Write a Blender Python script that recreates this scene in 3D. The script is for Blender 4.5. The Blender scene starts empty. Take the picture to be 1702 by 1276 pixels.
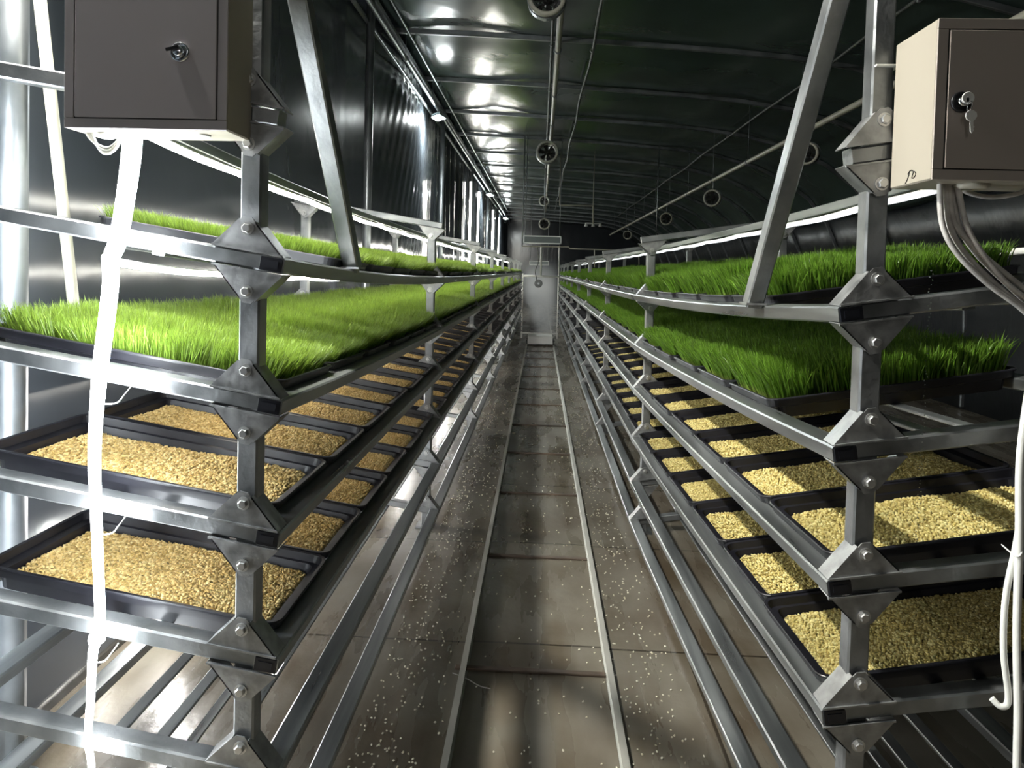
import bpy, math, random
import numpy as np
from mathutils import Vector, Matrix
random.seed(7)
RS = np.random.RandomState(11)
S = bpy.context.scene
COL = S.collection
PI = math.pi
CH = 1.5                      # camera height above the floor

# ---------------------------------------------------------------- camera
F = 1115.0
PX0, PY0 = 851.0, 483.0
YAW, PITCH, ROLL = 0.0421, 0.030, 0.026
cam_d = bpy.data.cameras.new('camera')
cam = bpy.data.objects.new('camera', cam_d)
COL.objects.link(cam)
cam_d.sensor_width = 36.0
cam_d.lens = F / 1702.0 * 36.0
cam_d.shift_y = -(638.0 - PY0) / 1702.0
cam_d.clip_start = 0.02
CAMLOC = Vector((0, 0, CH))
RM = Matrix.Rotation(YAW, 3, 'Z') @ Matrix.Rotation(PI / 2 - PITCH, 3, 'X') @ Matrix.Rotation(ROLL, 3, 'Z')
cam.matrix_world = Matrix.Translation(CAMLOC) @ RM.to_4x4()
S.camera = cam

def ray(px, py):
    return RM @ Vector(((px - PX0) / F, -(py - PY0) / F, -1.0))
def P(px, py, Y):
    """point at distance Y down the aisle seen at that spot of the photo"""
    d = ray(px, py); return CAMLOC + d * (Y / d.y)
def PZ(px, py, z):
    d = ray(px, py); return CAMLOC + d * ((z - CH) / d.z)

# ---------------------------------------------------------------- materials
def newmat(name):
    m = bpy.data.materials.new(name); m.use_nodes = True
    nt = m.node_tree
    b = nt.nodes['Principled BSDF']
    return m, nt, b
def simple(name, col, rough=.5, metal=0, emit=None, es=0, spec=None, trans=0, alpha=None, coat=0):
    m, nt, b = newmat(name)
    b.inputs['Base Color'].default_value = (*col, 1)
    b.inputs['Roughness'].default_value = rough
    b.inputs['Metallic'].default_value = metal
    if spec is not None: b.inputs['Specular IOR Level'].default_value = spec
    if emit:
        b.inputs['Emission Color'].default_value = (*emit, 1)
        b.inputs['Emission Strength'].default_value = es
    if coat: b.inputs['Coat Weight'].default_value = coat
    return m
def nodes(nt, *ts): return [nt.nodes.new(t) for t in ts]
def noisy(name, c1, c2, scale, rough=(.3, .5), metal=0, stretch=(1, 1, 1), bump=0, detail=4, bscale=None, coords='Object', lo=.35, hi=.65):
    m, nt, b = newmat(name)
    L = nt.links.new
    tc, mp, nz, cr, rr = nodes(nt, 'ShaderNodeTexCoord', 'ShaderNodeMapping', 'ShaderNodeTexNoise', 'ShaderNodeValToRGB', 'ShaderNodeMapRange')
    L(tc.outputs[coords], mp.inputs[0]); mp.inputs['Scale'].default_value = stretch
    L(mp.outputs[0], nz.inputs['Vector']); nz.inputs['Scale'].default_value = scale; nz.inputs['Detail'].default_value = detail
    L(nz.outputs[0], cr.inputs[0])
    cr.color_ramp.elements[0].position = lo; cr.color_ramp.elements[1].position = hi
    cr.color_ramp.elements[0].color = (*c1, 1); cr.color_ramp.elements[1].color = (*c2, 1)
    L(cr.outputs[0], b.inputs['Base Color'])
    L(nz.outputs[0], rr.inputs[0]); rr.inputs[1].default_value = .3; rr.inputs[2].default_value = .7
    rr.inputs[3].default_value = rough[0]; rr.inputs[4].default_value = rough[1]
    L(rr.outputs[0], b.inputs['Roughness'])
    b.inputs['Metallic'].default_value = metal
    if bump:
        bp, n2 = nodes(nt, 'ShaderNodeBump', 'ShaderNodeTexNoise')
        L(mp.outputs[0], n2.inputs['Vector']); n2.inputs['Scale'].default_value = bscale or scale
        n2.inputs['Detail'].default_value = 3
        L(n2.outputs[0], bp.inputs['Height']); bp.inputs['Strength'].default_value = bump; bp.inputs['Distance'].default_value = .01
        L(bp.outputs[0], b.inputs['Normal'])
    return m

M = {}
M['steel'] = noisy('galvanised_steel', (.20, .21, .215), (.33, .34, .345), 9, (.3, .5), .8, (1, 1, 1), .12, 5, 60)
M['steel_long'] = noisy('galvanised_rail', (.22, .235, .24), (.40, .42, .42), 22, (.25, .48), .8, (1, .06, 1), .1, 5, 22)
M['bracket'] = noisy('pressed_zinc', (.24, .245, .245), (.38, .385, .385), 30, (.32, .52), .7, (1, 1, 1), .1, 4, 60)
M['bolt'] = simple('bolt_steel', (.55, .55, .54), .35, .9)
M['plug'] = simple('black_plug', (.008, .009, .014), .35)
M['tray'] = noisy('black_tray_plastic', (.006, .006, .009), (.014, .014, .02), 8, (.34, .52), 0, bump=.04, bscale=25)
M['box'] = simple('painted_cabinet', (.33, .30, .245), .42)
M['boxdoor'] = simple('painted_cabinet_door', (.37, .325, .29), .45)
M['boxdoor_l'] = simple('painted_cabinet_door_grey', (.43, .40, .41), .42)
M['gap'] = simple('door_gap_dark', (.01, .01, .01), .7)  # black sheet standing in for the dark gap round the door
M['chrome'] = simple('chrome', (.75, .76, .78), .12, 1)
M['blackmetal'] = simple('black_metal', (.01, .01, .012), .3, .3)
M['ink'] = simple('black_ink', (.01, .01, .01), .6)
M['cable'] = noisy('grey_cable', (.42, .40, .38), (.58, .56, .53), 40, (.35, .5))
M['whitecable'] = simple('white_cable', (.72, .72, .68), .4)
M['darkcable'] = noisy('dark_cable', (.03, .03, .03), (.14, .15, .14), 12, (.4, .6))
M['pvc'] = simple('cream_pvc', (.50, .48, .39), .35)
M['pvcgrey'] = noisy('old_pvc', (.36, .34, .29), (.52, .5, .42), 5, (.3, .5))
M['fan'] = simple('fan_plastic', (.42, .41, .35), .4)
M['fandark'] = simple('fan_inside', (.02, .02, .02), .5)
M['rope'] = simple('led_rope', (.9, .9, .9), .4, emit=(.90, .96, 1), es=46)
M['ropefill'] = simple('added_fill_rope', (.9, .9, .9), .4, emit=(1, .97, .92), es=135)  # added ropes out of sight that brighten the left floor
M['led'] = simple('led_tube', (.9, .9, .9), .4, emit=(1, .98, .88), es=14)
M['ledfill'] = simple('added_fill_tube', (.9, .9, .9), .4, emit=(1, .95, .85), es=5)  # added strips out of sight that light the left seeds
M['fill_lamp'] = simple('added_fill_glass', (.9, .9, .9), .4, emit=(1, .97, .93), es=270)  # added lamp out of view, lifts the fronts of the boxes
M['pipeglow'] = simple('pipe_glow_dim', (.9, .9, .9), .4, emit=(.9, .97, 1), es=.5)  # white pipe, its bright highlights put in as a faint glow
M['spot'] = simple('spot_glass', (.9, .9, .9), .4, emit=(.93, 1, .98), es=700)
M['lamp'] = simple('flood_glass', (.9, .9, .9), .4, emit=(1, .98, .9), es=1300)
M['rib'] = noisy('steel_rib', (.20, .22, .23), (.32, .34, .36), 6, (.3, .5), .8)
M['railtrack'] = noisy('worn_track', (.40, .39, .35), (.56, .55, .50), 8, (.35, .55), .4, (1, .2, 1))
M['rust'] = noisy('rusty_tie', (.06, .042, .030), (.12, .085, .06), 14, (.5, .7), .2, bump=.3)
M['white'] = simple('white_paint', (.75, .75, .72), .4)
M['panel'] = simple('vent_panel', (.16, .18, .18), .45)
M['key'] = simple('key_nickel', (.72, .72, .70), .35, .1)

def film(name, c1, c2, rough, bstr, stretch, scale):
    m, nt, b = newmat(name); L = nt.links.new
    tc, mp, nz, cr, bp, n2 = nodes(nt, 'ShaderNodeTexCoord', 'ShaderNodeMapping', 'ShaderNodeTexNoise', 'ShaderNodeValToRGB', 'ShaderNodeBump', 'ShaderNodeTexNoise')
    L(tc.outputs['Object'], mp.inputs[0]); mp.inputs['Scale'].default_value = stretch
    L(mp.outputs[0], nz.inputs['Vector']); nz.inputs['Scale'].default_value = .7; nz.inputs['Detail'].default_value = 3
    cr.color_ramp.elements[0].position = .38; cr.color_ramp.elements[1].position = .62
    cr.color_ramp.elements[0].color = (*c1, 1); cr.color_ramp.elements[1].color = (*c2, 1)
    L(nz.outputs[0], cr.inputs[0]); L(cr.outputs[0], b.inputs['Base Color'])
    L(mp.outputs[0], n2.inputs['Vector']); n2.inputs['Scale'].default_value = scale; n2.inputs['Detail'].default_value = 4
    n2.inputs['Distortion'].default_value = .6
    L(n2.outputs[0], bp.inputs['Height']); bp.inputs['Strength'].default_value = bstr; bp.inputs['Distance'].default_value = .05
    L(bp.outputs[0], b.inputs['Normal'])
    b.inputs['Roughness'].default_value = rough
    b.inputs['Specular IOR Level'].default_value = .6
    return m
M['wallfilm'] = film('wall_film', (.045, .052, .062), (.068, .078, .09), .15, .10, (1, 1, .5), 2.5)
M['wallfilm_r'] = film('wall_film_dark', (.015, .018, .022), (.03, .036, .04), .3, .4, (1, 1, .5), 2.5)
M['ceilfilm'] = film('ceiling_film', (.055, .082, .074), (.080, .115, .102), .19, .16, (1, 1, 1), 1.6)

def floor_mat():
    m, nt, b = newmat('wet_floor_sheet'); L = nt.links.new
    tc, mp, n1, n2, n3, c1, c2, mx, mx2, bp, rr, br = nodes(nt, 'ShaderNodeTexCoord', 'ShaderNodeMapping', 'ShaderNodeTexNoise', 'ShaderNodeTexNoise', 'ShaderNodeTexNoise',
        'ShaderNodeValToRGB', 'ShaderNodeValToRGB', 'ShaderNodeMixRGB', 'ShaderNodeMixRGB', 'ShaderNodeBump', 'ShaderNodeMapRange', 'ShaderNodeTexBrick')
    L(tc.outputs['Object'], n1.inputs['Vector']); n1.inputs['Scale'].default_value = 2.2; n1.inputs['Detail'].default_value = 6
    L(tc.outputs['Object'], mp.inputs[0]); mp.inputs['Scale'].default_value = (3.5, .7, 1)
    L(mp.outputs[0], n2.inputs['Vector']); n2.inputs['Scale'].default_value = 2; n2.inputs['Detail'].default_value = 5
    e = c1.color_ramp.elements
    e[0].position = .36; e[0].color = (.085, .058, .032, 1); e[1].position = .62; e[1].color = (.20, .18, .14, 1)
    L(n1.outputs[0], c1.inputs[0])
    e = c2.color_ramp.elements
    e[0].position = .35; e[0].color = (.09, .078, .058, 1); e[1].position = .65; e[1].color = (.23, .215, .18, 1)
    L(n2.outputs[0], c2.inputs[0])
    mx.inputs[0].default_value = .35
    L(c1.outputs[0], mx.inputs[1]); L(c2.outputs[0], mx.inputs[2])
    # seams between the sheets
    mb_ = nt.nodes.new('ShaderNodeMapping'); mb_.inputs['Location'].default_value = (.62, .35, 0); L(tc.outputs['Object'], mb_.inputs[0]); L(mb_.outputs[0], br.inputs['Vector']); br.inputs['Scale'].default_value = 1
    br.inputs['Color1'].default_value = (1, 1, 1, 1); br.inputs['Color2'].default_value = (.86, .86, .86, 1); br.inputs['Mortar'].default_value = (.12, .1, .08, 1)
    br.inputs['Mortar Size'].default_value = .006; br.inputs['Brick Width'].default_value = 1.24; br.inputs['Row Height'].default_value = 1.0
    br.offset = 0
    mx2.blend_type = 'MULTIPLY'; mx2.inputs[0].default_value = .8
    L(mx.outputs[0], mx2.inputs[1]); L(br.outputs[0], mx2.inputs[2]); L(mx2.outputs[0], b.inputs['Base Color'])
    L(n2.outputs[0], rr.inputs[0]); rr.inputs[1].default_value = .3; rr.inputs[2].default_value = .7; rr.inputs[3].default_value = .14; rr.inputs[4].default_value = .42
    L(rr.outputs[0], b.inputs['Roughness'])
    L(tc.outputs['Object'], n3.inputs['Vector']); n3.inputs['Scale'].default_value = 25; n3.inputs['Detail'].default_value = 4
    L(n3.outputs[0], bp.inputs['Height']); bp.inputs['Strength'].default_value = .15; bp.inputs['Distance'].default_value = .01
    L(bp.outputs[0], b.inputs['Normal'])
    b.inputs['Specular IOR Level'].default_value = .6
    return m
M['floor'] = floor_mat()

def seed_mat(name, a, b_, c):
    m, nt, b = newmat(name); L = nt.links.new
    at, cr, tc, n1, mx = nodes(nt, 'ShaderNodeAttribute', 'ShaderNodeValToRGB', 'ShaderNodeTexCoord', 'ShaderNodeTexNoise', 'ShaderNodeMixRGB')
    at.attribute_name = 'tint'
    e = cr.color_ramp.elements
    e[0].color = (*a, 1); e[1].color = (*c, 1); x = e.new(.5); x.color = (*b_, 1)
    L(at.outputs['Fac'], cr.inputs[0])
    L(tc.outputs['Object'], n1.inputs['Vector']); n1.inputs['Scale'].default_value = 7
    mx.blend_type = 'MULTIPLY'; mx.inputs[0].default_value = .35
    L(cr.outputs[0], mx.inputs[1]); L(n1.outputs['Color'], mx.inputs[2])
    L(cr.outputs[0], b.inputs['Base Color'])
    b.inputs['Roughness'].default_value = .45
    b.inputs['Subsurface Weight'].default_value = 0
    return m
M['seedL'] = seed_mat('barley_seed_gold', (.40, .25, .07), (.74, .52, .19), (.90, .74, .38))
M['palegrain'] = seed_mat('pale_grain', (.55, .50, .36), (.70, .66, .52), (.85, .82, .70))
M['seedR'] = seed_mat('barley_seed_yellow', (.38, .28, .08), (.66, .54, .19), (.86, .78, .40))

def grass_mat(name, base, mid, tip):
    m, nt, b = newmat(name); L = nt.links.new
    at, at2, cr, hs, tr, mix = nodes(nt, 'ShaderNodeAttribute', 'ShaderNodeAttribute', 'ShaderNodeValToRGB', 'ShaderNodeHueSaturation', 'ShaderNodeBsdfTranslucent', 'ShaderNodeMixShader')
    at.attribute_name = 'along'; at2.attribute_name = 'tint'
    e = cr.color_ramp.elements
    e[0].position = 0.05; e[0].color = (*base, 1); e[1].position = 1; e[1].color = (*tip, 1); x = e.new(.35); x.color = (*mid, 1)
    L(at.outputs['Fac'], cr.inputs[0]); L(cr.outputs[0], hs.inputs['Color'])
    mr = nt.nodes.new('ShaderNodeMapRange'); L(at2.outputs['Fac'], mr.inputs[0]); mr.inputs[3].default_value = .35; mr.inputs[4].default_value = 1.45
    L(mr.outputs[0], hs.inputs['Value'])
    L(hs.outputs[0], b.inputs['Base Color']); L(hs.outputs[0], tr.inputs[0])
    b.inputs['Roughness'].default_value = .38
    out = nt.nodes['Material Output']
    L(b.outputs[0], mix.inputs[1]); L(tr.outputs[0], mix.inputs[2]); mix.inputs[0].default_value = .4
    L(mix.outputs[0], out.inputs[0])
    return m
M['grassL'] = grass_mat('barley_grass', (.45, .50, .16), (.17, .27, .035), (.24, .36, .05))
M['grassR'] = grass_mat('barley_grass_deep', (.42, .46, .14), (.14, .28, .03), (.18, .34, .035))
M['water'] = simple('water_drop', (.9, .95, 1), .05); M['water'].node_tree.nodes['Principled BSDF'].inputs['Transmission Weight'].default_value = 1

# ---------------------------------------------------------------- mesh helpers
class MB:
    def __init__(s): s.v = []; s.f = []; s.sm = []
    def add(s, vs, fs, smooth=False):
        n = len(s.v); s.v += [tuple(v) for v in vs]; s.f += [tuple(i + n for i in f) for f in fs]; s.sm += [smooth] * len(fs); return s
    def box(s, c, d, R=None):
        c = Vector(c); vs = []
        for x in (-.5, .5):
            for y in (-.5, .5):
                for z in (-.5, .5):
                    p = Vector((x * d[0], y * d[1], z * d[2]))
                    vs.append(c + (R @ p if R else p))
        return s.add(vs, [(0, 1, 3, 2), (4, 6, 7, 5), (0, 4, 5, 1), (2, 3, 7, 6), (0, 2, 6, 4), (1, 5, 7, 3)])
    def cbox(s, lo, hi, ch=.003):
        """box with chamfered edges given by two corners"""
        lo = Vector(lo); hi = Vector(hi); a = lo; b = hi
        import itertools
        vs = []; idx = {}
        for sx, sy, sz in itertools.product((0, 1), repeat=3):
            q = Vector((b.x if sx else a.x, b.y if sy else a.y, b.z if sz else a.z))
            for ax in range(3):
                p = q.copy()
                for k in range(3):
                    if k != ax:
                        p[k] += ch * (-1 if (sx, sy, sz)[k] else 1)
                idx[(sx, sy, sz, ax)] = len(vs); vs.append(p)
        fs = []
        for ax in range(3):
            o = [k for k in range(3) if k != ax]
            for e in (0, 1):
                ring = []
                for (u, w) in ((0, 0), (1, 0), (1, 1), (0, 1)):
                    c = [0, 0, 0]; c[ax] = e; c[o[0]] = u; c[o[1]] = w
                    ring.append(idx[(*c, ax)])
                fs.append(ring)
        for ax in range(3):                       # edges running along ax
            o = [k for k in range(3) if k != ax]
            for u, w in itertools.product((0, 1), repeat=2):
                c0 = [0, 0, 0]; c0[o[0]] = u; c0[o[1]] = w; c1 = list(c0); c1[ax] = 1
                fs.append([idx[(*c0, o[0])], idx[(*c1, o[0])], idx[(*c1, o[1])], idx[(*c0, o[1])]])
        for c in itertools.product((0, 1), repeat=3):
            fs.append([idx[(*c, 0)], idx[(*c, 1)], idx[(*c, 2)]])
        return s.add(vs, fs)
    def sweep(s, pts, prof, up=(0, 0, 1), cap=True, smooth=False, scales=None, fixed_right=None):
        """sweep a closed 2D profile (right, up) along a polyline"""
        pts = [Vector(p) for p in pts]; up = Vector(up); n = len(prof); vs = []
        for i, p in enumerate(pts):
            t = (pts[min(i + 1, len(pts) - 1)] - pts[max(i - 1, 0)]).normalized()
            r = Vector(fixed_right) if fixed_right else t.cross(up)
            if r.length < 1e-4: r = t.cross(Vector((0, 1, 0)))
            r.normalize(); u = r.cross(t).normalized()
            if fixed_right: r = t.cross(u).normalized()
            k = scales[i] if scales else 1
            for a, b in prof: vs.append(p + r * a * k + u * b * k)
        fs = []
        for i in range(len(pts) - 1):
            for j in range(n):
                fs.append((i * n + j, i * n + (j + 1) % n, (i + 1) * n + (j + 1) % n, (i + 1) * n + j))
        n0 = len(s.v)
        s.add(vs, fs, smooth)
        if cap:
            s.f.append(tuple(n0 + j for j in range(n))[::-1]); s.sm.append(False)
            s.f.append(tuple(n0 + (len(pts) - 1) * n + j for j in range(n))); s.sm.append(False)
        return s
    def tube(s, pts, r, seg=10, scales=None):
        d = Vector(pts[-1]) - Vector(pts[0]); vert = abs(d.z) > .5 * d.length
        return s.sweep(pts, [(r * math.cos(2 * PI * k / seg), r * math.sin(2 * PI * k / seg)) for k in range(seg)], up=(0, 1, 0) if vert else (0, 0, 1), smooth=True, scales=scales)
    def bar(s, pts, w, h, ch=.004, up=(0, 0, 1), fixed_right=None):
        a, b = w / 2, h / 2; c = min(ch, a * .6, b * .6)
        return s.sweep(pts, [(a, -b + c), (a, b - c), (a - c, b), (-a + c, b), (-a, b - c), (-a, -b + c), (-a + c, -b), (a - c, -b)], up=up, fixed_right=fixed_right)
    def prism(s, poly, o, ax, ay, az, t):
        """polygon in plane (ax, ay) at origin o extruded t along az"""
        o = Vector(o); ax = Vector(ax); ay = Vector(ay); az = Vector(az); n = len(poly)
        vs = [o + ax * x + ay * y for x, y in poly] + [o + ax * x + ay * y + az * t for x, y in poly]
        return s.add(vs, [tuple(range(n))[::-1], tuple(range(n, 2 * n))] + [(i, (i + 1) % n, (i + 1) % n + n, i + n) for i in range(n)])
    def lathe(s, o, axis, prof, seg=24, smooth=True):
        """prof = [(radius, along)]"""
        o = Vector(o); az = Vector(axis).normalized(); ax = az.orthogonal().normalized(); ay = az.cross(ax); vs = []
        for r, h in prof:
            for k in range(seg):
                a = 2 * PI * k / seg; vs.append(o + az * h + (ax * math.cos(a) + ay * math.sin(a)) * r)
        fs = [(i * seg + k, i * seg + (k + 1) % seg, (i + 1) * seg + (k + 1) % seg, (i + 1) * seg + k) for i in range(len(prof) - 1) for k in range(seg)]
        return s.add(vs, fs, smooth)
    def mesh(s, name, mat):
        me = bpy.data.meshes.new(name); me.from_pydata(s.v, [], s.f)
        me.polygons.foreach_set('use_smooth', s.sm)
        if mat: me.materials.append(M[mat] if isinstance(mat, str) else mat)
        me.validate()
        import bmesh
        bm = bmesh.new(); bm.from_mesh(me); bmesh.ops.recalc_face_normals(bm, faces=bm.faces); bm.to_mesh(me); bm.free()
        me.update(); return me
    def build(s, name, mat, parent=None):
        return link(name, s.mesh(name, mat), parent)

def link(name, me, parent=None):
    o = bpy.data.objects.new(name, me); COL.objects.link(o)
    if parent is not None: o.parent = parent
    return o
def tag(o, label, cat, group=None, kind=None):
    if label: o['label'] = label
    if cat: o['category'] = cat
    if group: o['group'] = group
    if kind: o['kind'] = kind
    return o
def empty(name, label, cat, group=None, loc=(0, 0, 0)):
    o = bpy.data.objects.new(name, None); COL.objects.link(o); o.location = loc; o.empty_display_size = .1
    return tag(o, label, cat, group)
def put(o, root):
    """parent a mesh built in world coordinates to an empty that is not at the origin"""
    o.parent = root; o.matrix_parent_inverse = Matrix.Translation(-root.location); return o
def struct(o): o['kind'] = 'structure'; return o

# ---------------------------------------------------------------- room shell
Y0, Y1 = -7.0, 31.0
WL = -1.50
def ceil_pts():
    c = [(-1.5, 2.30), (-.7, 2.275), (0, 2.24), (.8, 2.20), (1.6, 2.15), (2.3, 2.09), (2.9, 2.0), (3.5, 1.84), (4.0, 1.62), (4.4, 1.32), (4.7, .95), (4.9, .5), (5.0, 0), (5.02, -.7), (5.02, -1.5)]
    return [(x, z + CH) for x, z in c]
CP = ceil_pts()
def ceil_z(x):
    for (a, b), (c, d) in zip(CP, CP[1:]):
        if a <= x <= c: return b + (d - b) * (x - a) / (c - a + 1e-9)
    return CP[0][1]
fl = MB(); fl.box((1.75, (Y0 + Y1) / 2, -.05), (6.7, Y1 - Y0, .1)); struct(fl.build('floor', 'floor'))
# ceiling film : slack sheet between the ribs
mb = MB(); ys = np.arange(Y0, Y1 + .01, .2); XS = []
for (a, b), (c, d) in zip(CP[:11], CP[1:11]):
    for k in range(3): XS.append((a + (c - a) * k / 3, b + (d - b) * k / 3))
XS.append(CP[10])
vs = []; nx = len(XS)
for y in ys:
    ph = ((y - 6.5) / 1.62) % 1.0
    sag = -.035 * math.sin(PI * ph)
    for x, z in XS: vs.append((x, y, z + .03 + sag + .008 * math.sin(3.1 * x + 1.7 * y) + .006 * math.sin(5.3 * x - 2.1 * y)))
mb.add(vs, [(i * nx + j, i * nx + j + 1, (i + 1) * nx + j + 1, (i + 1) * nx + j) for i in range(len(ys) - 1) for j in range(nx - 1)], True)
c = struct(mb.build('ceiling', 'ceilfilm')); so = c.modifiers.new('thick', 'SOLIDIFY'); so.thickness = .012; so.offset = 1
mb = MB(); XW = CP[10:]; nx = len(XW); vs = []
for y in ys:
    for x, z in XW: vs.append((x + .02 + .01 * math.sin(2 * y + z), y, z + .02 if z > .1 else 0))
mb.add(vs, [(i * nx + j, i * nx + j + 1, (i + 1) * nx + j + 1, (i + 1) * nx + j) for i in range(len(ys) - 1) for j in range(nx - 1)], True)
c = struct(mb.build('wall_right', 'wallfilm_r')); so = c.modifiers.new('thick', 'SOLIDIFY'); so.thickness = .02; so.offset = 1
# left wall : film with gathered folds further down
mb = MB(); yy = np.arange(Y0, Y1 + .01, .035); zz = np.linspace(0, 2.32 + CH, 64); vs = []
POLEY = [1.8, 5.55, 9.65, 13.75, 17.85, 21.95]
for y in yy:
    fold = min(.8, max(0, (y - 9.3) / 1.5))
    for z in zz:
        k = z / 3.8
        w = .012 * math.sin(1.9 * y + 2 * k) + fold * .045 * math.sin(9.0 * y + 1.6 * math.sin(2.3 * y) + 1.2 * k) * (.35 + .65 * abs(math.sin(.766 * (y - 1.9)))) \
            + fold * .016 * math.sin(23 * y + 3 * k)
        if 5.7 < y < 9.6: w += math.sin(PI * (y - 5.7) / 3.9) ** 2 * (.07 + .05 * math.sin(2.2 * k + .5) + .007 * math.sin(7 * k * 2 + 3 * y) + .004 * math.sin(30 * (y - .5 * z)))
        vs.append((WL - .09 + w, y, z))
nz = len(zz)
mb.add(vs, [(i * nz + j, (i + 1) * nz + j, (i + 1) * nz + j + 1, i * nz + j + 1) for i in range(len(yy) - 1) for j in range(nz - 1)], True)
c = struct(mb.build('wall_left', 'wallfilm')); so = c.modifiers.new('thick', 'SOLIDIFY'); so.thickness = .01; so.offset = -1
mb = MB(); mb.box((1.75, Y1 + .06, 1.95), (6.8, .1, 3.9)); struct(mb.build('wall_end', 'wallfilm'))
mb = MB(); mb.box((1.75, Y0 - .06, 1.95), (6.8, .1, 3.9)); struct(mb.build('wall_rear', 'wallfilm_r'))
tn = 0
def trim(mb, mat):
    global tn; tn += 1
    return struct(mb.build('trim_%d' % tn, mat))
# roof ribs : bent rectangular tube
y = 6.5 - 1.62 * 7
while y < Y1 - .3:
    m_ = MB(); pts = [(x if x > -1.45 else -1.47, y, max(z - .012, .03)) for x, z in CP]
    m_.bar(pts, .05, .035, .006, up=(0, 1, 0)); trim(m_, 'rib'); y += 1.62
for py in POLEY:
    m_ = MB(); m_.tube([(WL + .04, py, 0), (WL + .04, py, 2.28 + CH)], .035, 14)
    m_.lathe((WL + .04, py, 0), (0, 0, 1), [(0, 0), (.07, 0), (.07, .01), (0, .01)], 14, False); trim(m_, 'rib')
for (x, z, w) in ((WL + .05, 2.22 + CH, .05), (WL + .02, 2.02 + CH, .03)):
    m_ = MB(); m_.bar([(x, Y0 + .05, z), (x, Y1 - .05, z)], w, w); trim(m_, 'rib')

# ---------------------------------------------------------------- the racks
TILT = .154
BAY = 2.40; NB = 8
RW, RH = .054, .036
DEPTH = .785                      # to the back rail
XBAR = .88                        # crossbars run on to the back posts
TP = .386                         # tray pitch
RACK = {
 -1: dict(y=1.45, lv=[.316 - .08, -.07, -.357, -.597, -.876, -1.140, -1.408], lift=[.08, .07, .05, 0, 0, 0, 0], name='left'),
  1: dict(y=1.50, lv=[.265 - .08, -.144, -.427, -.671, -.957, -1.215, -1.440], lift=[.08, .07, .05, 0, 0, 0, 0], name='right')}
def edge(s, v):
    if s < 0: return .552
    return .553 + .088 * max(0, 1 - v / 2.4) ** 1.3
def rz(s, l, v):
    R = RACK[s]; return CH + R['lv'][l] + R['lift'][l] * math.exp(-max(v, 0) / 1.15)
def RP(s, l, v, d, dz=0):
    """point on the shelf plane of level l : v along the rack, d outward from its aisle edge"""
    return Vector((s * (edge(s, v) + d), RACK[s]['y'] + v, rz(s, l, v) + TILT * (d - RW / 2) + dz))
def ex(s): return Vector((1, 0, s * TILT)).normalized()

def bracket_mesh(mb, s, l, v, d, down):
    """pressed triangular corner bracket: face plate, two folded sides, on the crossbar front"""
    c = RP(s, l, v, d); X = ex(s); Zs = -1 if down else 1
    o = c + Vector((0, -.031, Zs * (RH / 2 + .001)))
    Zv = Vector((0, 0, Zs)); hw = .078; h = .074; aw = .017
    prof = [(-hw, 0), (hw, 0), (aw, h - .008), (aw * .55, h), (-aw * .55, h), (-aw, h - .008)]
    mb.prism(prof, o, X, Zv, Vector((0, 1, 0)), .003)
    for sg in (-1, 1):
        a = o + X * (sg * hw); b = o + X * (sg * aw) + Zv * (h - .008)
        n = (b - a).cross(Vector((0, 1, 0))).normalized() * .0025
        q = Vector((0, .052, 0))
        mb.add([a, b, b + q, a + q, a + n, b + n, b + q + n, a + q + n], [(0, 1, 2, 3), (4, 5, 6, 7), (0, 1, 5, 4), (1, 2, 6, 5), (2, 3, 7, 6), (3, 0, 4, 7)])
    # foot flange lying on the tube
    a = o + X * -hw; mb.prism([(0, 0), (2 * hw, 0), (2 * hw, .004), (0, .004)], a + Vector((0, -.004, 0)), X, Zv, Vector((0, 1, 0)), .006)
    return o + Zv * .049
def bolt_mesh(mb, p):
    mb.lathe(p, (0, -1, 0), [(0, 0), (.0145, 0), (.0145, .0025), (.0, .0025)], 18, False)
    mb.lathe(p + Vector((0, -.0025, 0)), (0, -1, 0), [(.0105, 0), (.0105, .006), (.0085, .008), (0, .008)], 6, False)

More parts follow.
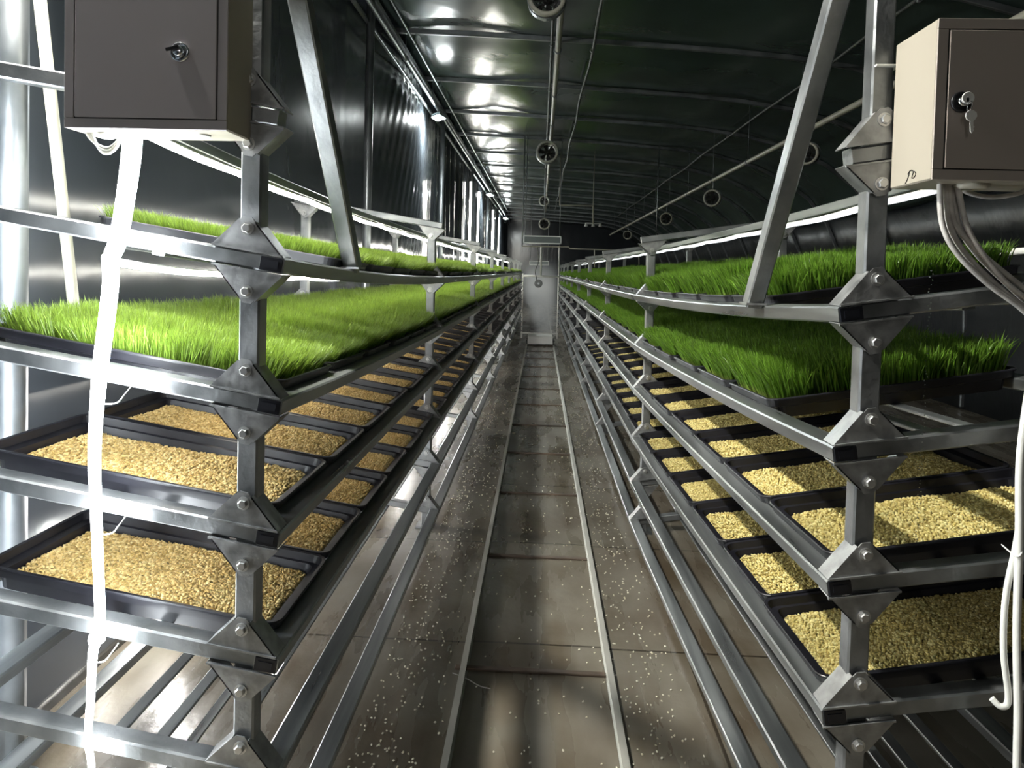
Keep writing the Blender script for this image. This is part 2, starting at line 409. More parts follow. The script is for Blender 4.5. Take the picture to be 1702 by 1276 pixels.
rack_roots = {}
for s in (-1, 1):
    R = RACK[s]; nm = R['name']; L = NB * BAY; Y = R['y']
    root = empty('growing_rack', {-1: 'long galvanised steel growing rack with sloping shelves on the left of the aisle',
                                   1: 'long galvanised steel growing rack with sloping shelves on the right of the aisle'}[s], 'rack', loc=(s * .9, Y, 0))
    rack_roots[s] = root
    def rp(mbx, name, mat): return put(mbx.build(name, mat), root)
    vv = [0, .15, .3, .5, .75, 1.0, 1.4, 1.9, 2.4, 3.2, 4.2, 5.5] + [BAY * k for k in range(3, NB + 1)]
    PD = RW / 2 + .053        # post distance from edge
    BD = DEPTH + .035
    for l in range(7):
        vlist = sorted(set(vv))
        v0 = -.028
        ds = [RW / 2, DEPTH - RW / 2] if l else []
        for d in ds:
            mb = MB(); mb.bar([RP(s, l, v0, d)] + [RP(s, l, v, d) for v in vlist] + [RP(s, l, L + .03, d)], RW, RH, .004, fixed_right=ex(s)); rp(mb, 'rail', 'steel_long')
            mb = MB(); c = RP(s, l, v0, d)
            mb.box(c + Vector((0, -.002, 0)), (RW - .007, .006, RH - .007), Matrix.Rotation(-math.atan(TILT) * s, 3, 'Y'))
            mb.box(c + Vector((0, -.0055, 0)), (RW - .022, .002, RH - .02), Matrix.Rotation(-math.atan(TILT) * s, 3, 'Y')); rp(mb, 'end_cap', 'plug')
        # middle stringer(s) that carry the trays
        if l == 0:
            mb = MB(); mb.bar([RP(s, l, v, DEPTH / 2, -.034) for v in [v0] + vlist], .04, .03, .003, fixed_right=ex(s)); rp(mb, 'light_rail', 'steel_long')
        else:
            for d in (.31, .41):
                mb = MB(); mb.bar([RP(s, l, v, d, -.0235) for v in [.028] + vlist[1:]], .03, .010, .002, fixed_right=ex(s)); rp(mb, 'stringer', 'steel_long')
        for k in range(NB + 1):
            v = k * BAY
            mb = MB(); mb.bar([RP(s, l, v, RW + .001 if l else .02), RP(s, l, v, DEPTH - RW - .001 if l else XBAR)], .046, RH, .004, fixed_right=(0, 1, 0))
            if l: mb.bar([RP(s, l, v, DEPTH + .001), RP(s, l, v, XBAR)], .046, RH, .004, fixed_right=(0, 1, 0))
            rp(mb, 'crossbar', 'steel')
    # posts
    for k in range(NB + 1):
        v = k * BAY
        for d in (PD, BD):
            x = s * (edge(s, v) + d); top = (rz(s, 0, v) + TILT * (d - RW / 2)) - .02 if k else CH + 1.15
            mb = MB(); mb.bar([(x, Y + v + .004, 0.0), (x, Y + v + .004, top)], .046, .044, .004, fixed_right=(1, 0, 0)); rp(mb, 'post', 'steel')
            mb = MB(); mb.box((x, Y + v, .004), (.1, .1, .008)); rp(mb, 'foot_plate', 'steel')
    # brackets
    far = MB()
    for k in range(NB + 1):
        v = k * BAY
        for d in (PD, BD):
            for l in range(7):
                for down in (False, True):
                    if l == 0 and not down and k: continue
                    if l == 6 and down: continue
                    if k <= 3 and (d == PD or k <= 3):
                        mb = MB(); bp_ = bracket_mesh(mb, s, l, v, d, down); b = rp(mb, 'corner_bracket', 'bracket')
                        if k <= 2:
                            m2 = MB(); bolt_mesh(m2, bp_); bo = m2.build('bolt', 'bolt'); bo.parent = b
                    else:
                        bracket_mesh(far, s, l, v, d, down)
    o = rp(far, 'far_bracket', 'bracket'); o['kind'] = 'stuff'
    # leaning brace at the near end
    if s < 0:
        a, b = Vector((-.560, 1.98, rz(s, 1, .5) + RH / 2)), Vector((-.575, 1.47, CH + .72))
    else:
        a, b = Vector((.60, 1.92, rz(s, 1, .42) + RH / 2)), Vector((.665, 1.54, CH + .72))
    mb = MB(); mb.bar([a, b], .046, .046, .004, fixed_right=(1, 0, 0)); rp(mb, 'brace', 'steel')
    mb = MB(); mb.box(a + Vector((0, 0, .002)), (.055, .07, .006)); rp(mb, 'brace_foot', 'bracket')

# ---------------------------------------------------------------- trays, seeds and grass
def rrect(lx, ly, r, seg=5):
    out = []
    for cx, cy, a0 in ((lx / 2 - r, ly / 2 - r, 0), (-lx / 2 + r, ly / 2 - r, 90), (-lx / 2 + r, -ly / 2 + r, 180), (lx / 2 - r, -ly / 2 + r, 270)):
        for k in range(seg + 1):
            a = math.radians(a0 + 90 * k / seg); out.append((cx + r * math.cos(a), cy + r * math.sin(a)))
    return out
TLX, TLY = .725, .378
def tray_mesh():
    mb = MB(); loops = []
    def lp(lx, ly, r, z): loops.append([(x, y, z) for x, y in rrect(lx, ly, r)])
    lp(.649, .330, .022, -.034); lp(.661, .345, .026, -.002); lp(.711, .362, .032, .001); lp(.717, .368, .034, .020)
    lp(TLX, TLY, .036, .020); lp(TLX, TLY, .036, .0235); lp(.721, .374, .035, .0255); lp(.705, .356, .030, .0245); lp(.699, .350, .029, .004)
    lp(.655, .339, .024, .001); lp(.643, .324, .020, -.031)
    n = len(loops[0]); vs = [p for l in loops for p in l]
    fs = [(i * n + j, i * n + (j + 1) % n, (i + 1) * n + (j + 1) % n, (i + 1) * n + j) for i in range(len(loops) - 1) for j in range(n)]
    mb.add(vs, fs, False); mb.f.append(tuple(range(n))[::-1]); mb.sm.append(False)
    mb.f.append(tuple((len(loops) - 1) * n + j for j in range(n))); mb.sm.append(False)
    return mb.mesh('seed_tray', 'tray')
TRAY = tray_mesh()
def attr(me, name, vals):
    a = me.attributes.new(name, 'FLOAT', 'POINT'); a.data.foreach_set('value', np.asarray(vals, dtype=np.float32))
phi = (1 + 5 ** .5) / 2
ICO = np.array([(-1, phi, 0), (1, phi, 0), (-1, -phi, 0), (1, -phi, 0), (0, -1, phi), (0, 1, phi), (0, -1, -phi), (0, 1, -phi), (phi, 0, -1), (phi, 0, 1), (-phi, 0, -1), (-phi, 0, 1)]) / math.sqrt(1 + phi * phi)
ICF = np.array([(0, 11, 5), (0, 5, 1), (0, 1, 7), (0, 7, 10), (0, 10, 11), (1, 5, 9), (5, 11, 4), (11, 10, 2), (10, 7, 6), (7, 1, 8), (3, 9, 4), (3, 4, 2), (3, 2, 6), (3, 6, 8), (3, 8, 9), (4, 9, 5), (2, 4, 11), (6, 2, 10), (8, 6, 7), (9, 8, 1)])
def grains(name, cx, cy, cz, size, mat, yaw=None):
    n = len(cx); a = RS.uniform(0, 2 * PI, n); el = RS.uniform(-.35, .35, n)
    sc = size * RS.uniform(.85, 1.2, n)
    V = np.repeat((ICO * np.array([1.15, .8, .72]))[None], n, 0) * sc[:, None, None]
    x, y, z = V[..., 0], V[..., 1], V[..., 2]
    x2 = x * np.cos(el)[:, None] - z * np.sin(el)[:, None]; z2 = x * np.sin(el)[:, None] + z * np.cos(el)[:, None]
    X = x2 * np.cos(a)[:, None] - y * np.sin(a)[:, None] + cx[:, None]; Y = x2 * np.sin(a)[:, None] + y * np.cos(a)[:, None] + cy[:, None]; Z = z2 + cz[:, None]
    co = np.stack([X, Y, Z], -1).reshape(-1, 3)
    fc = (ICF[None] + (np.arange(n) * 12)[:, None, None]).reshape(-1, 3)
    me = bpy.data.meshes.new(name); me.vertices.add(len(co)); me.vertices.foreach_set('co', co.ravel())
    me.loops.add(fc.size); me.loops.foreach_set('vertex_index', fc.ravel()); me.polygons.add(len(fc))
    me.polygons.foreach_set('loop_start', np.arange(0, fc.size, 3)); me.update(calc_edges=True)
    me.polygons.foreach_set('use_smooth', np.ones(len(fc), bool))
    attr(me, 'tint', np.repeat(RS.beta(1.5, 1.5, n), 12)); me.materials.append(M[mat]); return me
def seed_mesh(mat, amp=.004):
    st = .0072; gx, gy = np.meshgrid(np.arange(-.316, .3161, st), np.arange(-.156, .1561, st)); gx = gx.ravel(); gy = gy.ravel()
    gx = gx + RS.uniform(-.0028, .0028, len(gx)); gy = gy + RS.uniform(-.0028, .0028, len(gy))
    ph = RS.uniform(0, 6, 4)
    h = amp * (np.sin(9 * gx + ph[0]) * np.sin(14 * gy + ph[1]) + .5 * np.sin(25 * gx + ph[2]) * np.sin(21 * gy + ph[3]))
    e = np.minimum(.316 - np.abs(gx), .156 - np.abs(gy)); h = h - .006 * np.exp(-e / .012)
    k = ~((np.abs(gx) > .300) & (np.abs(gy) > .140))
    gx, gy, h = gx[k], gy[k], h[k]
    z = -.010 + h + RS.uniform(-.0026, .0026, len(gx))
    # a second layer fills the gaps
    gx2 = np.concatenate([gx, gx + .003]); gy2 = np.concatenate([gy, gy + .003]); z2 = np.concatenate([z, z - .0035])
    keep = (np.abs(gx2) < .319) & (np.abs(gy2) < .159)
    return grains('sprouting_seeds', gx2[keep], gy2[keep], z2[keep], .0043, mat)
SEEDS = {-1: [seed_mesh('seedL') for _ in range(3)], 1: [seed_mesh('seedR') for _ in range(3)]}
def grass_mesh(mat, n, hmean, hvar, w=.0012):
    cx = RS.uniform(-.322, .322, n); cy = RS.uniform(-.160, .160, n)
    ph = RS.uniform(0, 6, 4)
    H = hmean + hvar * (.6 * np.sin(8 * cx + ph[0]) * np.sin(11 * cy + ph[1])) + RS.normal(0, hvar * .55, n)
    H = np.clip(H, hmean * .5, hmean * 1.6)
    a = RS.uniform(0, 2 * PI, n); lean = np.abs(RS.normal(0, .24, n)); la = RS.uniform(0, 2 * PI, n)
    bx, by = np.cos(a) * w, np.sin(a) * w
    lx, ly = np.cos(la) * lean, np.sin(la) * lean
    z0 = np.full(n, -.014)
    sc = 1
    pts = []
    for t, ww, bend in ((0, .8, 0), (.45, 1., .22), (.8, .75, .62)):
        px = cx * (1 + .09 * t) + lx * H * bend; py = cy * (1 + .16 * t) + ly * H * bend; pz = z0 + H * t
        pts.append(np.stack([px - bx * ww, py - by * ww, pz], -1)); pts.append(np.stack([px + bx * ww, py + by * ww, pz], -1))
    pts.append(np.stack([cx * 1.09 + lx * H, cy * 1.16 + ly * H, z0 + H * (1 - lean * .2)], -1))
    co = np.stack(pts, 1).reshape(-1, 3); b = np.arange(n) * 7
    quads = np.concatenate([np.stack([b, b + 1, b + 3, b + 2], -1), np.stack([b + 2, b + 3, b + 5, b + 4], -1)]); tris = np.stack([b + 4, b + 5, b + 6], -1)
    li = np.concatenate([quads.ravel(), tris.ravel()])
    me = bpy.data.meshes.new('barley_grass'); me.vertices.add(len(co)); me.vertices.foreach_set('co', co.ravel())
    me.loops.add(len(li)); me.loops.foreach_set('vertex_index', li); me.polygons.add(len(quads) + n)
    me.polygons.foreach_set('loop_start', np.concatenate([np.arange(len(quads)) * 4, len(quads) * 4 + np.arange(n) * 3])); me.update(calc_edges=True)
    me.polygons.foreach_set('use_smooth', np.ones(len(quads) + n, bool))
    attr(me, 'along', np.tile(np.array([0, 0, .45, .45, .8, .8, 1.]), n)); attr(me, 'tint', np.repeat(RS.beta(2, 2, n), 7))
    me.materials.append(M[mat]); return me
GRASS = {(-1, 1): [grass_mesh('grassL', 17000, .084, .012, .0009) for _ in range(3)], (-1, 2): [grass_mesh('grassL', 17000, .090, .014, .0009) for _ in range(3)],
         (1, 1): [grass_mesh('grassR', 10000, .125, .016, .0018) for _ in range(3)], (1, 2): [grass_mesh('grassR', 10000, .120, .016, .0018) for _ in range(3)]}
def mat_mesh():
    mb = MB(); mb.prism(rrect(.640, .316, .02), (0, 0, -.029), (1, 0, 0), (0, 1, 0), (0, 0, 1), .016); return mb.mesh('root_mat', None)
ROOTM = noisy('root_mat', (.16, .13, .05), (.34, .29, .14), 60, (.6, .8)); RMAT = mat_mesh(); RMAT.materials.append(ROOTM)

ORD = ['first', 'second', 'third', 'fourth', 'fifth', 'sixth', 'seventh', 'eighth', 'ninth', 'tenth', 'eleventh', 'twelfth', 'thirteenth', 'fourteenth']
SHELF = {1: 'top grass shelf', 2: 'lower grass shelf', 3: 'upper seed shelf', 4: 'lower seed shelf'}
for s in (-1, 1):
    side = RACK[s]['name']
    for l in (1, 2, 3, 4):
        idx = 0
        for k in range(NB):
            for j in range(6):
                if k == 0 and j == 0 and ((s == 1 and l < 3) or (s == -1 and l == 1)): continue
                v = k * BAY + .045 + TP * (j + .5)
                c = RP(s, l, v, .030 + TLX / 2, RH / 2 + .0005)
                a = RP(s, l, v - .1, .030 + TLX / 2); b = RP(s, l, v + .1, .030 + TLX / 2)
                ey = (b - a).normalized(); X = ex(s); Z = X.cross(ey).normalized(); X = ey.cross(Z).normalized()
                if random.random() < .5: X, Y_ = -X, -ey
                else: Y_ = ey
                mw = Matrix(((X.x, Y_.x, Z.x, c.x), (X.y, Y_.y, Z.y, c.y), (X.z, Y_.z, Z.z, c.z), (0, 0, 0, 1)))
                jit = Matrix.Translation((random.uniform(-.006, .006), random.uniform(-.001, .001), 0)) @ Matrix.Rotation(random.uniform(-.004, .004), 4, 'Z')
                grass = l < 3
                t = link('grass_tray' if grass else 'seed_tray', TRAY); t.matrix_world = mw @ jit
                what = 'black tray of green grass' if grass else 'black tray of yellow seed'
                if idx < 14: lab = '%s, %s from near end of %s, %s rack' % (what, ORD[idx], SHELF[l], side)
                else: lab = '%s beyond the fourteenth, far along %s, %s rack' % (what, SHELF[l], side)
                tag(t, lab, 'tray', ('grass trays' if grass else 'seed trays') + ' on the %s, %s rack' % (SHELF[l], side) + (', near' if idx < 14 else ', far'))
                if grass:
                    g = link('barley_grass', random.choice(GRASS[(s, l)]), t); g['kind'] = 'stuff'
                    # growth differs from tray to tray
                    g.scale = (1, 1, random.uniform(.85, 1.12))
                    link('root_mat', RMAT, t)
                else:
                    g = link('sprouting_seeds', random.choice(SEEDS[s]), t); g['kind'] = 'stuff'
                    m_ = link('seed_bed', RMAT, t); m_.scale = (.99, .99, .75); m_.location = (0, 0, -.008)
                idx += 1

# ---------------------------------------------------------------- control boxes
def control_box(name, label, x0, x1, y0, y1, z0, z1, hinge_left, lock_px, key):
    dm = 'boxdoor' if key else 'boxdoor_l'
    root = empty(name, label, 'control box', loc=((x0 + x1) / 2, (y0 + y1) / 2, z0))
    mb = MB(); mb.cbox((x0, y0, z0), (x1, y1, z1), .003); put(mb.build('body', 'box'), root)
    g = .022
    mb = MB(); mb.cbox((x0 + g - .002, y0 - .0012, z0 + g - .002), (x1 - g + .002, y0 + .004, z1 - g + .002), .0005); put(mb.build('door_gap_dark', 'gap'), root)
    mb = MB(); mb.cbox((x0 + g, y0 - .0035, z0 + g), (x1 - g, y0 + .004, z1 - g), .0015); d = put(mb.build('door', dm), root)
    # face frame of the body round the door, in the paint of the door
    mb = MB()
    for a, b in (((x0, z0), (x1, z0 + g - .002)), ((x0, z1 - g + .002), (x1, z1)), ((x0, z0 + g - .002), (x0 + g - .002, z1 - g + .002)), ((x1 - g + .002, z0 + g - .002), (x1, z1 - g + .002))):
        mb.cbox((a[0] + .0005, y0 - .0025, a[1] + .0005), (b[0] - .0005, y0 + .001, b[1] - .0005), .0005)
    put(mb.build('face_frame', dm), root)
    lp = P(lock_px[0], lock_px[1], y0 - .004)
    mb = MB(); mb.lathe(lp, (0, -1, 0), [(0, 0), (.0195, 0), (.0195, .003), (.016, .0065), (.0155, .005), (0, .005)], 32)
    lk = mb.build('lock', 'chrome' if not key else 'blackmetal'); put(lk, root); 
    lk.parent = d; lk.matrix_parent_inverse = Matrix.Identity(4) if False else (d.matrix_parent_inverse @ Matrix.Identity(4)).inverted() @ Matrix.Translation(-root.location)
    lk.matrix_parent_inverse = Matrix.Identity(4)
    q = lp + Vector((0, -.005, 0))
    mb = MB(); mb.lathe(q, (0, -1, 0), [(.010, 0), (.010, .006), (.008, .008), (0, .008)], 20)
    h = mb.build('lock_barrel', 'chrome'); h.parent = d
    if not key:
        mb = MB(); mb.box(q + Vector((-.008, -.010, .003)), (.026, .004, .006), Matrix.Rotation(-.2, 3, 'Y')); h = mb.build('lock_wing', 'blackmetal'); h.parent = d
    else:
        kk = empty('key_bunch', 'two small silver keys hanging from the lock of the right control box', 'keys', loc=q)
        mb = MB(); mb.lathe(q + Vector((.003, -.011, .004)), (0, -1, 0), [(.0, 0), (.0105, 0), (.0115, .001), (.0105, .002), (0, .002)], 20, False)
        mb.box(q + Vector((.002, -.008, 0)), (.004, .010, .008)); put(mb.build('key', 'key'), kk)
        mb = MB(); rr_ = .0085
        mb.tube([q + Vector((.006 + rr_ * math.sin(a_) * .5, -.0125 - .003 * math.cos(a_), -.012 + rr_ * math.cos(a_))) for a_ in [2 * PI * i / 14 for i in range(15)]], .0008, 6); put(mb.build('key_ring', 'chrome'), kk)
        kp = q + Vector((.008, -.014, -.030))
        poly = [(-.004, .011), (.004, .011), (.010, .006), (.011, -.001), (.007, -.007), (.0035, -.010), (.0035, -.019), (.006, -.021), (.0035, -.024), (.0045, -.028), (.001, -.033), (-.002, -.030), (-.0025, -.010), (-.008, -.007), (-.011, -.001), (-.010, .006)]
        mb = MB(); mb.prism([(x_ * .95, z_ * .95) for x_, z_ in poly], kp, (1, 0, .05), (-.05, 0, 1), (0, -1, 0), .0018); put(mb.build('hanging_key', 'key'), kk)
    return root, d
boxL, dL = control_box('control_box', 'grey-beige metal control box at top left with a glowing light rope below',
                   -.960, -.628, 1.312, 1.425, CH + .262, CH + .575, False, (300, 87), False)
boxR, dR = control_box('control_box', 'beige metal control box at top right with keys in its lock',
                   .735, 1.070, 1.312, 1.462, CH + .193, CH + .496, True, (1597, 170), True)
mb = MB(); mb.lathe((-.905, 1.36, CH + .263), (0, 0, -1), [(0, 0), (.016, 0), (.016, .008), (.012, .012), (0, .012)], 18); put(mb.build('cable_gland', 'white'), boxL); mb = MB(); mb.lathe((-.70, 1.36, CH + .263), (0, 0, -1), [(0, 0), (.014, 0), (.014, .004), (0, .004)], 18)
put(mb.build('cable_gland', 'white'), boxL)
mb = MB(); mb.lathe((.845, 1.37, CH + .194), (0, 0, -1), [(0, 0), (.032, 0), (.032, .006), (.027, .010), (0, .010)], 18); put(mb.build('cable_gland', 'pvcgrey'), boxR)
# pen mark on the side of the right box
mb = MB()
def mark(pts):                      # (px offsets right, down) seen on the side face, x plane
    mb.tube([Vector((.7335, P(1459 + (1521 - 1459) * u, 300, 1.4).y, 0)) * 0 + Vector((.7342, 1.462 - .150 * u, CH + .193 + w)) for u, w in pts], .0010, 6)
mark([(.46, .022), (.50, .027), (.49, .020), (.46, .012), (.41, .004)])
mark([(.50, .027), (.56, .028), (.60, .024)])
mark([(.60, .024), (.57, .017), (.56, .012), (.60, .011), (.645, .015), (.655, .020), (.62, .024), (.585, .025)])
put(mb.build('pen_mark', 'ink'), boxR)
# strap holding the right box post
mb = MB(); mb.cbox((.728 - .026, 1.5 - .027, CH + .455), (.728 + .026, 1.5 + .031, CH + .460), .001); tag(mb.build('cable_tie', 'whitecable'), 'white cable tie round the right post beside the control box', 'cable tie')

# ---------------------------------------------------------------- glowing light rope
def catmull(pts, n=8):
    pts = [Vector(p) for p in pts]; out = []
    for i in range(len(pts) - 1):
        p0, p1, p2, p3 = pts[max(i - 1, 0)], pts[i], pts[i + 1], pts[min(i + 2, len(pts) - 1)]
        for k in range(n):
            t = k / n
            out.append(.5 * ((2 * p1) + (p2 - p0) * t + (2 * p0 - 5 * p1 + 4 * p2 - p3) * t * t + (-p0 + 3 * p1 - 3 * p2 + p3) * t ** 3))
    out.append(pts[-1]); return out
rope = [(221, 200, 1.37, 32), (218, 260, 1.375, 31), (207, 340, 1.38, 29), (196, 400, 1.385, 29), (184, 432, 1.39, 26), (184, 470, 1.39, 26), (176, 540, 1.39, 26), (167, 610, 1.385, 25), (160, 690, 1.385, 22),
        (157, 760, 1.385, 20), (159, 830, 1.385, 19), (163, 930, 1.39, 17), (166, 1030, 1.39, 17), (160, 1062, 1.39, 18), (154, 1090, 1.39, 15), (150, 1170, 1.40, 13), (146, 1230, 1.40, 12), (152, 1276, 1.40, 11), (154, 1400, 1.40, 10), (154, 1560, 1.40, 9)]
mb = MB()
rp_pts = catmull([P(a, b, c) for a, b, c, w in rope], 6)
wid = np.interp(np.linspace(0, len(rope) - 1, len(rp_pts)), range(len(rope)), [w for *_, w in rope])  # bloom of the light is put into the shape, widest at the top
prof = [(.5 * math.cos(2 * PI * k / 14), .42 * math.sin(2 * PI * k / 14)) for k in range(14)]
mb.sweep(rp_pts, prof, up=(0, 1, 0), smooth=True, scales=[float(w) * 1.385 / F for w in wid])
rt = empty('light_rope', 'blinding white light rope hanging from the left control box to the floor', 'rope light', loc=P(221, 200, 1.37))
put(mb.build('glowing_sleeve', 'rope'), rt)
for (px, py, r) in ((184, 430, .016), (161, 1060, .015)):
    p = P(px, py, 1.375); mb = MB(); mb.lathe(p + Vector((0, 0, -.012)), (0, 0, 1), [(0, 0), (r, .004), (r * 1.1, .012), (r, .02), (0, .024)], 12)
    put(mb.build('knot', 'rope'), rt)
for (px, py) in ((192, 655), (183, 872), (170, 1085)):
    c_ = P(px, py, 1.40); mb = MB()
    mb.tube(catmull([c_ + Vector((-.022, .0, -.022)), c_ + Vector((.004, 0, -.018)), c_ + Vector((.020, 0, 0)), c_ + Vector((.030, .01, .018))], 5), .0014, 6)
    put(mb.build('wire_tie', 'whitecable'), rt)
# white cable loop under the left box
mb = MB()
for off in (0, .006, .011):
    mb.tube(catmull([P(140, 205, 1.36) + Vector((off, 0, .012)), P(146, 225, 1.36) + Vector((off, 0, 0)), P(170, 244, 1.365) + Vector((0, 0, -off)), P(190, 240, 1.365) + Vector((0, 0, -off)), P(212, 218, 1.36) + Vector((0, 0, .01))], 6), .003, 8)
tag(mb.build('cable_loop', 'whitecable'), 'thin white cable loop under the left control box', 'cable')

# LED tubes; soft ones unseen, added for light; right one a pipe given a glow
for s, l, mat, lab in ((-1, 0, 'led', 'bright white light strip under the topmost rail of the left rack'), (-1, 1, 'led', 'bright white light strip under the top grass shelf of the left rack'),
                       (-1, 2, 'ledfill', 'added unseen light strip under the lower grass shelf of the left rack'), (-1, 3, 'ledfill', 'added unseen light strip under the upper seed shelf of the left rack'),
                       (1, 0, 'pipeglow', 'white pipe with an added dim glow under the topmost rail of the right rack')):
    pts = []; v = .35 if l > 1 else 0.0
    L = NB * BAY
    while v < L:
        sag = -.006 * math.sin(PI * ((v / .6) % 1))
        pts.append(RP(s, l, v, DEPTH / 2 - .0, -.062 + sag)); v += .12 if v < 6 else .4
    root = empty('light_strip', lab, 'strip light', loc=pts[0])
    mb = MB(); mb.sweep(pts, [(.013 * math.cos(2 * PI * k / 8), .007 * math.sin(2 * PI * k / 8)) for k in range(8)], smooth=True); put(mb.build('led_tube', mat), root)
    mb = MB(); mb.sweep([p + Vector((0, 0, .0085)) for p in pts], [(.013, -.0015), (.013, .0015), (-.013, .0015), (-.013, -.0015)]); put(mb.build('mounting_channel', 'white'), root)
mb = MB(); mb.tube([RP(1, 1, v, DEPTH + .06, .075) for v in np.arange(-.2, NB * BAY, .4)], .012, 10)
tag(mb.build('water_pipe', 'white'), 'white plastic pipe running along the back of the right rack', 'pipe')

# ---------------------------------------------------------------- cables right
specs = [(1562, 1566, 1590, 1640, 1700, 1740), (1571, 1578, 1606, 1655, 1712, 1760), (1580, 1592, 1622, 1672, 1722, 1780), (1590, 1606, 1634, 1676, 1736, 1800), (1576, 1586, 1630, 1690, 1745, 1790)]
for i, q in enumerate(specs):
    ysq = [296, 370, 420, 470, 515, 560]
    mb = MB(); mb.tube(catmull([P(x, y_ + (i % 2) * 3, 1.37 + .006 * (i % 3)) for x, y_ in zip(q, ysq)], 8), .0056, 10)
    tag(mb.build('power_cable', 'cable'), 'grey power cable in the bundle curving down from the right control box', 'cable', 'cables in the bundle below the right control box')
mb = MB(); mb.tube(catmull([P(1596, 296, 1.40), P(1600, 315, 1.40), P(1640, 327, 1.41), P(1690, 322, 1.41), P(1740, 300, 1.41)], 8), .005, 10)
tag(mb.build('power_cable', 'cable'), 'grey cable looping to the right just below the right control box', 'cable')
mb = MB(); mb.tube(catmull([P(1735, 700, 1.40), P(1705, 800, 1.40), P(1690, 900, 1.40), P(1672, 990, 1.40), P(1668, 1080, 1.40), P(1676, 1160, 1.40), P(1664, 1174, 1.40), P(1648, 1160, 1.41)], 8), .0062, 10)
tag(mb.build('white_cable', 'whitecable'), 'white cable hooked under the lower right crossbar at the right edge', 'cable')
mb = MB(); mb.tube(catmull([P(1712, 640, 1.39), P(1696, 760, 1.39), P(1694, 900, 1.39), P(1690, 1050, 1.39), P(1692, 1180, 1.39), P(1690, 1300, 1.39), P(1692, 1480, 1.39)], 8), .0075, 10)
tag(mb.build('white_cable', 'whitecable'), 'thick white cable hanging straight down at the right edge', 'cable')
mb = MB(); mb.tube(catmull([P(1665, 905, 1.44), P(1690, 925, 1.385), P(1700, 915, 1.385)], 5), .0016, 6)
tag(mb.build('cable_tie', 'whitecable'), 'white cable tie round the cables at the third right crossbar', 'cable tie')

for (yq, lab) in ((1.42, 'unseen light rope added behind the near end of the left rack'), (13.4, 'bright vertical light rope on the left wall, nearest of the distant ones'),  # the near one is unseen, added to brighten the left rack
                  (15.1, 'bright vertical light rope on the left wall, second of the distant ones'), (19.6, 'bright vertical light rope on the left wall, third of the distant ones'), (22.4, 'bright vertical light rope on the left wall, farthest one')):
    root = empty('light_rope', lab, 'rope light', loc=(-1.44, yq, CH + 1.75))
    mb = MB(); mb.tube([(-1.44, yq, CH + (1.75 if yq > 3 else .4)), (-1.445, yq, CH + .5 if yq > 3 else CH), (-1.435, yq, CH - .5), (-1.44, yq, .12)], .018 if yq < 3 else .02, 10)
    put(mb.build('glowing_sleeve', 'rope' if yq < 3 else 'led'), root)
for (yq, lab) in ((2.6, 'unseen fill rope added low behind the near end of the left rack'), (4.0, 'unseen fill rope added low behind the left rack, shining under its lowest shelves'), (7.0, 'second unseen fill rope added low behind the left rack'), (10.0, 'third unseen fill rope added low behind the left rack')):  # unseen ropes added to throw light on the left floor
    mb = MB(); mb.tube([(-1.45, yq, .66 if yq > 3 else .5), (-1.44, yq + .01, .4), (-1.45, yq, .27 if yq < 3 else .12)], .016, 10)
    tag(mb.build('light_rope', 'ropefill'), lab, 'rope light')
# cream pvc pipe at upper left
a = P(124, 512, 1.72); b = P(60, -60, 1.72)
a = P(124, 520, 1.93); b = P(62, -40, 1.75)
mb = MB(); mb.tube([a, b + (b - a) * .12], .0155, 16); tag(mb.build('pvc_pipe', 'pvc'), 'cream plastic pipe leaning behind the left control box', 'pipe')

# ---------------------------------------------------------------- floor track
FZ = 0.0
def track(px0, py0, px1, py1, lab):
    a = PZ(px0, py0, .03); b = PZ(px1, py1, .03)
    x = (a.x * .6 + b.x * .4)
    mb = MB(); mb.sweep([(x, -1.2, 0), (x, 24, 0)], [(-.014, .0), (.014, .0), (.014, .004), (.005, .006), (.005, .026), (.011, .029), (.011, .036), (-.011, .036), (-.011, .029), (-.005, .026), (-.005, .006), (-.014, .004)][::-1])
    tag(mb.build('track_rail', 'railtrack'), lab, 'rail'); return x
xl = track(737, 1276, 835, 780, 'narrow steel track rail on the left of the central floor strip')
xr = track(1043, 1276, 955, 780, 'narrow steel track rail on the right of the central floor strip')
mb = MB(); mb.box(((xl + xr) / 2, 11.2, .003), (xr - xl - .03, 25.4, .006)); o = mb.build('floor_strip', 'floor'); o['kind'] = 'structure'; o.name = 'trim_%d' % (tn + 1); tn += 1
ty0 = PZ(890, 1115, .01).y
names = {0: 'rusty cross tie nearest the camera between the track rails', 1: 'second dark cross tie between the track rails', 2: 'third dark cross tie between the track rails', 3: 'fourth dark cross tie between the track rails'}
for k in range(-1, 14):
    y = ty0 + 1.0 * k
    mb = MB(); mb.cbox((xl - (.035 if k % 2 == 0 else .02), y - .013, .0061), (xr - .014, y + .009, .016), .002)
    tag(mb.build('cross_tie', 'rust'), names.get(k, 'thin dark cross tie further down the track'), 'cross tie', 'cross ties of the track')
mb = MB(); p0 = PZ(752, 1118, .045)
mb.tube(catmull([p0, p0 + Vector((.05, .004, -.02)), p0 + Vector((.10, -.01, -.036)), p0 + Vector((.14, -.02, -.038))], 6), .0018, 6)
tag(mb.build('twig', 'cable'), 'thin pale stalk lying across the left track rail', 'stalk')
